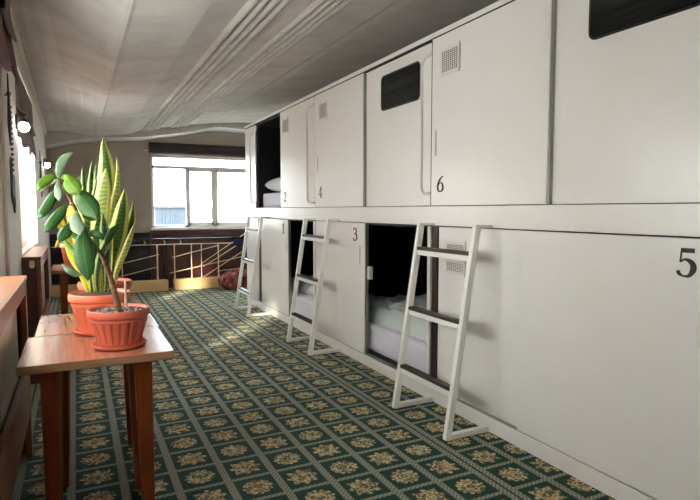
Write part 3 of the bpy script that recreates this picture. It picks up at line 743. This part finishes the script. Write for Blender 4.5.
# front pot: rubber plant with a leaning woody stem
cx, cy = .150, 2.515
pl = thing('potted_rubber_plant', 'front terracotta pot on the nearest table, with leaning woody stem and oval green leaves', 'potted plant', (cx, cy, .7705))
pot(pl, cx, cy, .7705, .1255, .165, 'terra')
bm = NB(); random.seed(3)
for k in range(70):
    a, r = random.random() * 6.28, .095 * math.sqrt(random.random()); sphere(bm, (cx + r * math.cos(a), cy + r * math.sin(a), .7705 + .1535), random.uniform(.003, .008), 1, 1, .6, 6, 4)
pb = obj('pebbles', bm, 'pebble', pl, smooth=True); pb['kind'] = 'stuff'
stem = [(119, 310, 2.52, 3.4), (116.5, 300, 2.51, 3.0), (113, 286, 2.51, 2.7), (108, 270, 2.51, 2.5), (103, 257, 2.51, 2.4), (98, 250, 2.51, 2.1), (90, 240, 2.51, 1.9), (82, 224, 2.51, 1.7), (74, 206, 2.51, 1.5), (66, 192, 2.51, 1.3), (59, 180, 2.51, 1.0)]
bm = NB(); L = smooth_line(stem, 4); tube(bm, [at(a, b, d) for a, b, d, w in L], [w * d / F * .95 for a, b, d, w in L], 8); obj('stem', bm, 'bark', pl, smooth=True)
bm = NB()
for q in ([(104, 258, 2.66), (107, 252, 2.66), (106, 246, 2.67)], [(90, 240, 2.66), (84, 236, 2.64), (80, 233, 2.62)], [(82, 224, 2.66), (76, 222, 2.66), (68, 221, 2.66)], [(74, 206, 2.66), (68, 204, 2.65), (64, 203, 2.65)], [(66, 192, 2.66), (72, 194, 2.65), (77, 195, 2.64)], [(59, 180, 2.66), (56, 174, 2.66), (54, 169, 2.66)], [(62, 186, 2.66), (50, 184, 2.68), (44, 190, 2.68)]):
    tube(bm, [at(p[0], p[1], p[2] - .15) for p in q], .0026, 6)
obj('branches', bm, 'bark', pl, smooth=True)
RUB = [
 ([(59, 179, 2.66, .5), (59.5, 172, 2.66, 3.2), (63, 162, 2.67, 4.2), (68, 156, 2.68, 2.8), (73, 153, 2.68, .3)], 'rubber_pale', .35, .5),
 ([(58, 178, 2.66, .5), (52, 177, 2.64, 3.4), (45, 181, 2.62, 4.3), (40, 186, 2.6, 3), (37.5, 191, 2.6, .3)], 'rubber_lime', .35, .3),
 ([(58, 179, 2.66, .5), (52, 181.5, 2.70, 1.8), (45, 186, 2.72, 2.2), (40, 192, 2.72, .3)], 'rubber_pale', .35, 0),
 ([(61, 178, 2.66, .5), (66, 178, 2.64, 5), (71, 184, 2.62, 7.6), (76, 190, 2.6, 6), (79, 195, 2.6, .4)], 'rubber_lime', .3, 0),
 ([(58.5, 180, 2.66, .5), (57.5, 187, 2.62, 2.8), (58.5, 195, 2.6, 3.6), (59.5, 201, 2.6, .4)], 'rubber_pale', .35, .2),
 ([(55, 189, 2.66, .5), (51, 197, 2.64, 4), (46, 206, 2.62, 4.6), (41, 214, 2.6, 3.4), (38, 218, 2.6, .5)], 'rubber', .4, .5),
 ([(66, 204, 2.66, .5), (61, 210, 2.63, 4.2), (54, 219, 2.6, 5.2), (48, 227, 2.58, 4.2), (44.5, 232, 2.58, .5)], 'rubber', .4, .5),
 ([(74, 194, 2.66, .6), (80, 196, 2.62, 7), (87, 204, 2.58, 9.6), (93, 212, 2.55, 7), (97, 219, 2.54, .5)], 'rubber', .2, 0),
 ([(77, 211, 2.66, .5), (75.5, 219, 2.6, 5), (78, 228, 2.57, 6), (80, 235, 2.56, .6)], 'rubber_pale', .25, 0),
 ([(72, 221, 2.66, .5), (68, 227, 2.62, 4.5), (63, 235, 2.6, 5.2), (59, 242, 2.58, .6)], 'rubber', .35, .4),
 ([(84, 228, 2.64, .6), (83, 240, 2.58, 7), (84.5, 256, 2.54, 9), (87, 270, 2.53, 6.6), (88, 281, 2.53, .5)], 'rubber', .22, 0),
 ([(87, 236, 2.64, .5), (93, 234, 2.63, 4), (99, 236, 2.62, 3.4), (104, 240, 2.62, .4)], 'rubber', .3, .3),
 ([(82, 212, 2.66, .5), (87, 216, 2.68, 4), (93, 218, 2.7, 3.6), (98, 219, 2.7, .4)], 'rubber_lime', .3, .3),
 ([(90, 240, 2.66, .5), (92, 249, 2.63, 4.2), (91, 259, 2.62, 3.6), (89, 266, 2.62, .4)], 'rubber', .3, .2),
 ([(106, 246, 2.67, .5), (108, 240, 2.67, 3), (113, 231, 2.68, 3.4), (119, 224, 2.68, .4)], 'rubber', .3, .3),
 ([(80, 245, 2.6, .5), (77, 238, 2.66, 3), (70, 231, 2.68, 3.2), (66, 226, 2.7, .4)], 'rubber_lime', .3, .3),
 ([(82, 275, 2.60, .6), (76, 273.5, 2.57, 3.2), (69, 269.5, 2.55, 3.4), (62, 264, 2.55, .4)], 'rubber_pale', .3, .3),
 ([(84, 258, 2.62, .5), (76, 254, 2.66, 2), (68, 245, 2.7, 2), (62, 236, 2.72, .4)], 'rubber_lime', .3, .2),
]
for q, mm, cup, tw in RUB: leaf(pl, q, m=mm, cup=cup, turn=tw, dd=-.15, wk=.88)
bm = NB(); tube(bm, [at(126, 307, 2.55), at(125.3, 281, 2.55)], .0055, 8); obj('support_stick', bm, 'stick', pl)['label'] = 'short pale stick in the soil'

# second pot: tall snake plant with yellow margins
cx, cy = .088, 2.865
pl = thing('potted_snake_plant', 'wider terracotta pot with tall yellow edged snake plant, behind the rubber plant', 'potted plant', (cx, cy, .7705))
pot(pl, cx, cy, .7705, .137, .190, 'terra2')
SN = [
 ([(104, 292, 2.97, 3), (103, 260, 2.99, 4), (105, 220, 3.01, 8.5), (107, 185, 3.03, 9), (106, 160, 3.04, 6), (104, 147, 3.05, 3), (103.5, 137, 3.05, .3)], 'snake', .3, 0),
 ([(100, 292, 2.95, 3), (98, 262, 2.95, 4), (100, 225, 2.95, 7.5), (103, 195, 2.95, 7), (105, 179, 2.95, 3.6), (106, 168, 2.95, .3)], 'snake_pale', .3, 0),
 ([(108, 292, 2.97, 2.5), (111, 255, 2.99, 3), (114, 215, 3.01, 6), (117, 190, 3.02, 3.2), (118, 172, 3.02, 1.8), (117, 158, 3.02, .3)], 'snake_pale', .3, .2),
 ([(110, 292, 2.94, 3), (114, 262, 2.92, 4), (118, 236, 2.90, 8), (122, 212, 2.88, 6.5), (124, 197, 2.87, 3), (125, 188, 2.87, .3)], 'snake', .3, .1),
 ([(112, 292, 2.96, 2.4), (119, 264, 2.95, 2.6), (127, 240, 2.94, 4.6), (131.5, 222, 2.93, 4), (133, 210, 2.92, 2), (133.2, 201, 2.92, .3)], 'snake', .35, .4),
 ([(96, 292, 2.92, 2.6), (94, 268, 2.90, 3.2), (96, 245, 2.88, 6), (98, 226, 2.87, 5), (100, 212, 2.87, .4)], 'snake', .3, .2),
 ([(106, 292, 2.93, 2.4), (107, 268, 2.9, 3), (106, 244, 2.88, 5.4), (104, 226, 2.87, 3.6), (103, 214, 2.87, .4)], 'snake_dark', .3, .2),
 ([(92, 292, 2.95, 2.4), (89, 262, 2.96, 3.6), (88, 230, 2.97, 5.4), (86, 205, 2.98, 4.2), (83, 186, 2.98, .4)], 'snake', .3, .3),
 ([(90, 292, 2.96, 2.2), (84, 260, 2.99, 2.6), (78, 236, 3.0, 5), (73, 214, 3.02, 4), (71, 200, 3.02, .4)], 'yellowleaf', .3, .2),
 ([(94, 292, 2.98, 2.2), (92, 250, 3.02, 3), (93, 215, 3.05, 4), (96, 190, 3.06, 2.8), (98, 174, 3.06, .4)], 'snake_dark', .3, .3),
 ([(108, 292, 2.98, 2.2), (110, 262, 3.0, 3.2), (112, 236, 3.02, 5.4), (109, 214, 3.03, 4), (106, 196, 3.03, .4)], 'snake_dark', .3, .2),
 ([(112, 292, 2.95, 2), (117, 272, 2.92, 2.4), (124, 254, 2.9, 3), (130, 238, 2.89, 2.6), (134, 224, 2.89, .4)], 'snake_pale', .3, .4),
 ([(88, 292, 2.94, 2), (80, 272, 2.93, 2.4), (72, 258, 2.92, 2.6), (65, 246, 2.92, .4)], 'yellowleaf', .3, .3),
 ([(98, 292, 2.91, 2.4), (97, 276, 2.89, 2.6), (101, 256, 2.87, 4), (108, 240, 2.86, 3.4), (114, 228, 2.86, .4)], 'snake_dark', .3, .2),
 ([(102, 292, 2.96, 2.4), (99, 270, 2.96, 3), (95, 240, 2.97, 4.6), (91, 216, 2.98, 3.4), (89, 200, 2.98, .4)], 'snake_pale', .3, .2),
 ([(106, 292, 2.96, 2.2), (113, 268, 2.98, 2.4), (119, 244, 2.99, 3.4), (127, 222, 3.0, 2.4), (131, 210, 3.0, .4)], 'snake_dark', .3, .2),
]
for q, mm, cup, tw in SN: leaf(pl, [(q[0][0], q[0][1], q[0][2], 1.5), (q[1][0], q[1][1], q[1][2], min(q[1][3], 2.4))] + q[2:], m=mm, cup=cup, turn=tw, thick=.003, dd=-.09, wk=.9)

# third pot, on the second table
cx, cy = .128, 3.225
pl = thing('potted_snake_plant', 'terracotta pot with narrow dark snake plant leaves, standing on the second table', 'potted plant', (cx, cy, .7705))
pot(pl, cx, cy, .7705, .135, .200, 'terra')
S3 = [
 ([(100, 283, 3.30, 2.4), (93, 240, 3.34, 3.6), (87, 205, 3.38, 4.2), (84, 186, 3.39, 2.6), (82.5, 167, 3.4, .3)], 'snake_dark', .3, .2),
 ([(101, 283, 3.30, 2.4), (96, 240, 3.34, 3.6), (92, 200, 3.38, 4), (91, 180, 3.39, 2.4), (92, 161, 3.4, .3)], 'snake_dark', .3, .2),
 ([(102, 283, 3.30, 2.4), (98, 240, 3.34, 3.6), (96, 205, 3.38, 3.6), (96, 182, 3.39, 2), (96, 164, 3.4, .3)], 'snake_dark', .3, .2),
 ([(99, 283, 3.30, 2.4), (90, 245, 3.36, 3.4), (83, 215, 3.4, 3.6), (80, 196, 3.4, 2.4), (78.5, 176, 3.4, .3)], 'snake', .3, .3),
 ([(98, 283, 3.32, 2.2), (88, 250, 3.38, 3), (80, 222, 3.42, 3), (76, 200, 3.44, 2), (75, 186, 3.44, .3)], 'snake_pale', .3, .3),
 ([(104, 283, 3.30, 2.4), (104, 240, 3.34, 3.6), (101, 206, 3.38, 3.4), (101, 180, 3.39, .3)], 'snake_dark', .3, .2),
 ([(106, 283, 3.30, 2.2), (112, 250, 3.32, 3), (119, 225, 3.34, 3.4), (121, 205, 3.35, .3)], 'snake', .3, .2),
 ([(97, 283, 3.28, 2.2), (88, 262, 3.28, 3), (80, 246, 3.28, 3), (74, 230, 3.28, .3)], 'snake_pale', .3, .3),
]
for q, mm, cup, tw in S3: leaf(pl, [(q[0][0], q[0][1], q[0][2], 1.4)] + q[1:], m=mm, cup=cup, turn=tw, thick=.003, dd=-.07)

# far pot on the far table
cx, cy = -.042, 6.2
pl = thing('potted_yellow_plant', 'orange pot with white rim and drooping yellow leaves, on the far table', 'potted plant', (cx, cy, .7705))
pot(pl, cx, cy, .7705, .112, .245, 'terra2', rimm='cream')
for q in ([(72, 246, 6.2, 1), (68, 236, 6.18, 2.4), (64, 226, 6.15, 2.6), (60, 214, 6.1, .3)], [(73, 246, 6.2, 1), (73, 232, 6.2, 2.8), (70, 218, 6.2, 2.6), (66, 206, 6.2, .3)], [(74, 246, 6.2, 1), (78, 235, 6.2, 2.6), (80, 222, 6.2, 2.6), (80, 208, 6.2, .3)],
          [(70, 246, 6.15, 1), (64, 240, 6.1, 2.2), (59, 242, 6.05, 2.2), (55, 248, 6.0, .3)], [(71, 246, 6.15, 1), (66, 234, 6.1, 2.2), (60, 226, 6.05, 2.2), (56, 222, 6.0, .3)], [(75, 246, 6.2, 1), (82, 238, 6.2, 2.4), (86, 228, 6.2, 2), (88, 218, 6.2, .3)]):
    leaf(pl, q, m='yellowleaf', cup=.3, turn=.2)

# ------------------------------------------------------------------ railing of the stairwell
YR = 9.58
t = thing('stair_railing', 'golden rod railing with dark handrail before the end window', 'railing', (1.3, YR, 0))
bm = NB(); tube(bm, [(WL + .01, YR, .862), (2.9, YR, .862)], .017, 10); obj('handrail', bm, 'chrome', t, smooth=True)
bm = NB(); tube(bm, [(WL + .01, YR, .782), (2.9, YR, .772)], .007, 8); obj('under_rail', bm, 'gold', t, smooth=True)
for x, thick in ((.64, .009), (1.182, .012), (1.457, .009), (1.737, .008), (1.904, .008), (2.194, .010), (2.75, .008), (.15, .007)):
    bm = NB(); tube(bm, [(x, YR, .12), (x, YR, .24), (x, YR, .245), (x, YR, .66), (x, YR, .74), (x, YR, .775)], [thick * 1.5, thick * 1.5, thick, thick, thick * 1.3, thick * 1.7], 8); obj('post', bm, 'gold', t, smooth=True)
for x in (.98, 1.29, 1.55): 
    bm = NB(); tube(bm, [(x, YR, .78), (x + .02, YR, .81), (x, YR, .85)], .009, 8); obj('bracket', bm, 'gold', t, smooth=True)
def rz(x, y): p = at(x, y, YR); return (p.x, YR, p.z)
CR = lambda a, b: rz(180 + a / 7.69, 225 + b / 7.69)
for p, q in ((rz(159, 254.5), rz(100, 269)), (rz(157, 267), rz(100, 282)), (rz(172, 257.5), CR(300, 155)), (rz(170, 273), CR(490, 240)), (CR(160, 300), CR(500, 65)), (CR(180, 320), CR(515, 105)), (CR(180, 400), CR(500, 190)), (CR(285, 355), CR(470, 330))):
    bm = NB(); tube(bm, [p, q], .0065, 8); obj('diagonal_rod', bm, 'gold', t, smooth=True)
for x0, x1 in ((WL + .01, 1.345), (1.44, 2.9)):
    bm = NB(); box(bm, x0, x1, YR - .04, YR + .10, .001, .185); obj('kerb', bm, 'kerb', t, bevel=.01)['label'] = 'ochre kerb block under the rods'
bm = NB()
R = []
for j in range(9):
    a = j / 8; row = []
    for i in range(13):
        s = i / 12; y = YR - .03 * math.cos(math.pi * a) ; z = .878 - .16 * abs(2 * a - 1) + .0 + .01 * math.sin(9 * s)
        row.append(bm.verts.new((2.44 + .22 * s + .015 * math.sin(7 * a), y - .004 * math.sin(20 * s), z + .004)))
    R.append(row)
for a, b in zip(R, R[1:]):
    for i in range(12): bm.faces.new((a[i], a[i + 1], b[i + 1], b[i]))
o = tag(obj('draped_cloth', bm, 'navy', smooth=True, origin=(2.55, YR, .72)), 'navy cloth draped over the handrail at the far ladder', 'cloth'); s = o.modifiers.new('solidify', 'SOLIDIFY'); s.thickness = .006

# red patterned bundle at the end of the capsules
bm = NB(); g = bmesh.ops.create_icosphere(bm, subdivisions=5, radius=1)
for v in bm.verts:
    n = v.co.normalized(); w = 1 + .10 * noise.noise(n * 2.2) + .05 * noise.noise(n * 6) - .07 * abs(math.sin(4 * n.x + 3 * n.z))
    v.co = Vector((n.x * .30 * w, n.y * .19 * w, max(n.z * .19 * w, -.14))) ; v.co.z += .10 * (v.co.x + .05) 
lo = min(v.co.z for v in bm.verts); bmesh.ops.translate(bm, verts=bm.verts, vec=(2.42, 9.31, -lo + .002))
tag(obj('folded_blanket', bm, 'rug', smooth=True, origin=(2.42, 9.31, 0)), 'red patterned blanket bundle on the carpet beyond the farthest ladder', 'blanket')

# ------------------------------------------------------------------ left wall: lamps, hangings, pipe
def lamp(x, y, z, label):
    t = thing('wall_lamp', label, 'lamp', (WL, y, z), 'small wall lamps')
    bm = NB(); box(bm, WL + .0005, WL + .02, y - .035, y + .035, z - .02, z + .09); obj('back_plate', bm, 'iron', t, bevel=.004)
    bm = NB(); tube(bm, [(WL + .015, y, z + .06), (x - .01, y, z + .075), (x, y, z + .045)], .007, 8); obj('arm', bm, 'iron', t, smooth=True)
    bm = NB(); lathe(bm, [(.022, .03), (.026, .05), (.012, .06)], (x, y, z), 16); obj('socket', bm, 'iron', t, smooth=True)
    bm = NB(); sphere(bm, (x, y, z), .038, 1, 1, 1, 16, 10); obj('bulb', bm, 'bulb', t, smooth=True)['label'] = 'glowing white bulb'
p = at(24, 127, 4.86); lamp(p.x, 4.86, p.z, 'glowing wall lamp under the brown valance, nearer of the two')
p = at(47, 165, 8.75); lamp(max(p.x, WL + .05), 8.75, p.z, 'glowing wall lamp left of the plants, farther of the two')

def hanging(y, ztop, zbot, label):
    t = thing('wall_hanging', label, 'wall hanging', (WL, y, zbot), 'dark wall hangings')
    x = WL + .022
    bm = NB(); tube(bm, [(x, y, ztop), (x, y, ztop - .12), (x, y, ztop - .32), (x, y, ztop - .46)], [.004, .006, .013, .004], 8); tube(bm, [(WL + .001, y, ztop - .14), (x, y, ztop - .14)], .005, 6); obj('shaft', bm, 'iron', t, smooth=True)
    bm = NB(); tube(bm, [(x, y - .07, ztop - .14), (x + .01, y, ztop - .125), (x, y + .12, ztop - .15)], .008, 8); obj('crosspiece', bm, 'iron', t, smooth=True)
    bm = NB()
    z = ztop - .20
    while z > zbot + .25: sphere(bm, (x, y + .09, z), .010, 1, 1, 1, 8, 6); z -= .034
    obj('bead_string', bm, 'bead', t, smooth=True)
    bm = NB(); lathe(bm, [(.006, .25), (.010, .21), (.011, .06), (.006, 0)], (x, y + .09, zbot), 12); lathe(bm, [(.005, .36), (.009, .33), (.010, .10), (.005, .06)], (x, y - .02, zbot), 12); obj('tassel', bm, 'bead', t, smooth=True)
hanging(4.17, 2.22, 1.33, 'long dark hanging with beads on the left wall by the near window')
hanging(7.55, 2.05, 1.50, 'short dark hanging on the left wall beyond the far valance')
bm = NB(); tube(bm, [(WL + .014, 3.80, .02), (WL + .014, 3.80, 2.55)], .012, 10); tag(obj('heating_pipe', bm, 'wallL', smooth=True, origin=(WL, 3.8, 0)), 'thin cream pipe running up the left wall', 'pipe')

# ------------------------------------------------------------------ light
w = bpy.data.worlds.new('sky'); SC.world = w; w.use_nodes = True; nt = w.node_tree; bg = nt.nodes['Background']
tc = nt.nodes.new('ShaderNodeTexCoord'); sx = nt.nodes.new('ShaderNodeSeparateXYZ'); nt.links.new(tc.outputs['Generated'], sx.inputs[0])
mr = nt.nodes.new('ShaderNodeMapRange'); nt.links.new(sx.outputs[2], mr.inputs[0]); mr.inputs[1].default_value = 0; mr.inputs[2].default_value = .9
nt.links.new(mix_rgb(nt, mr.outputs[0], (.94, .97, 1, 1), (.76, .88, 1, 1)), bg.inputs[0]); bg.inputs[1].default_value = 8.5
s = bpy.data.lights.new('sun', 'SUN'); s.energy = 6; s.angle = math.radians(4.5); s.color = (1, .91, .74)
so = bpy.data.objects.new('sun', s); C.objects.link(so); so.rotation_euler = Vector((1, 1.33, -.66)).to_track_quat('-Z', 'Y').to_euler()
def portal(loc, direction, sx_, sy_):
    l = bpy.data.lights.new('daylight_portal', 'AREA'); l.shape = 'RECTANGLE'; l.size = sx_; l.size_y = sy_; l.cycles.is_portal = True
    o = bpy.data.objects.new('daylight_portal', l); C.objects.link(o); o.location = loc; o.rotation_euler = Vector(direction).to_track_quat('-Z', 'Z').to_euler()
for a, b, c, d in (W1, W2, W_ADDED): portal((WL - .22, (a + b) / 2, (c + d) / 2), (1, 0, 0), b - a, d - c)
portal(((WX0 + WX1) / 2, YB + .2, (WZ0 + WZ1) / 2), (0, -1, 0), WX1 - WX0, WZ1 - WZ0)

SC.view_settings.view_transform = 'Standard'; SC.view_settings.look = 'None'; SC.view_settings.exposure = 1.5; SC.view_settings.gamma = 1; SC.view_settings.use_curve_mapping = False
SC.cycles.max_bounces = 12; SC.cycles.diffuse_bounces = 6; SC.cycles.transparent_max_bounces = 12
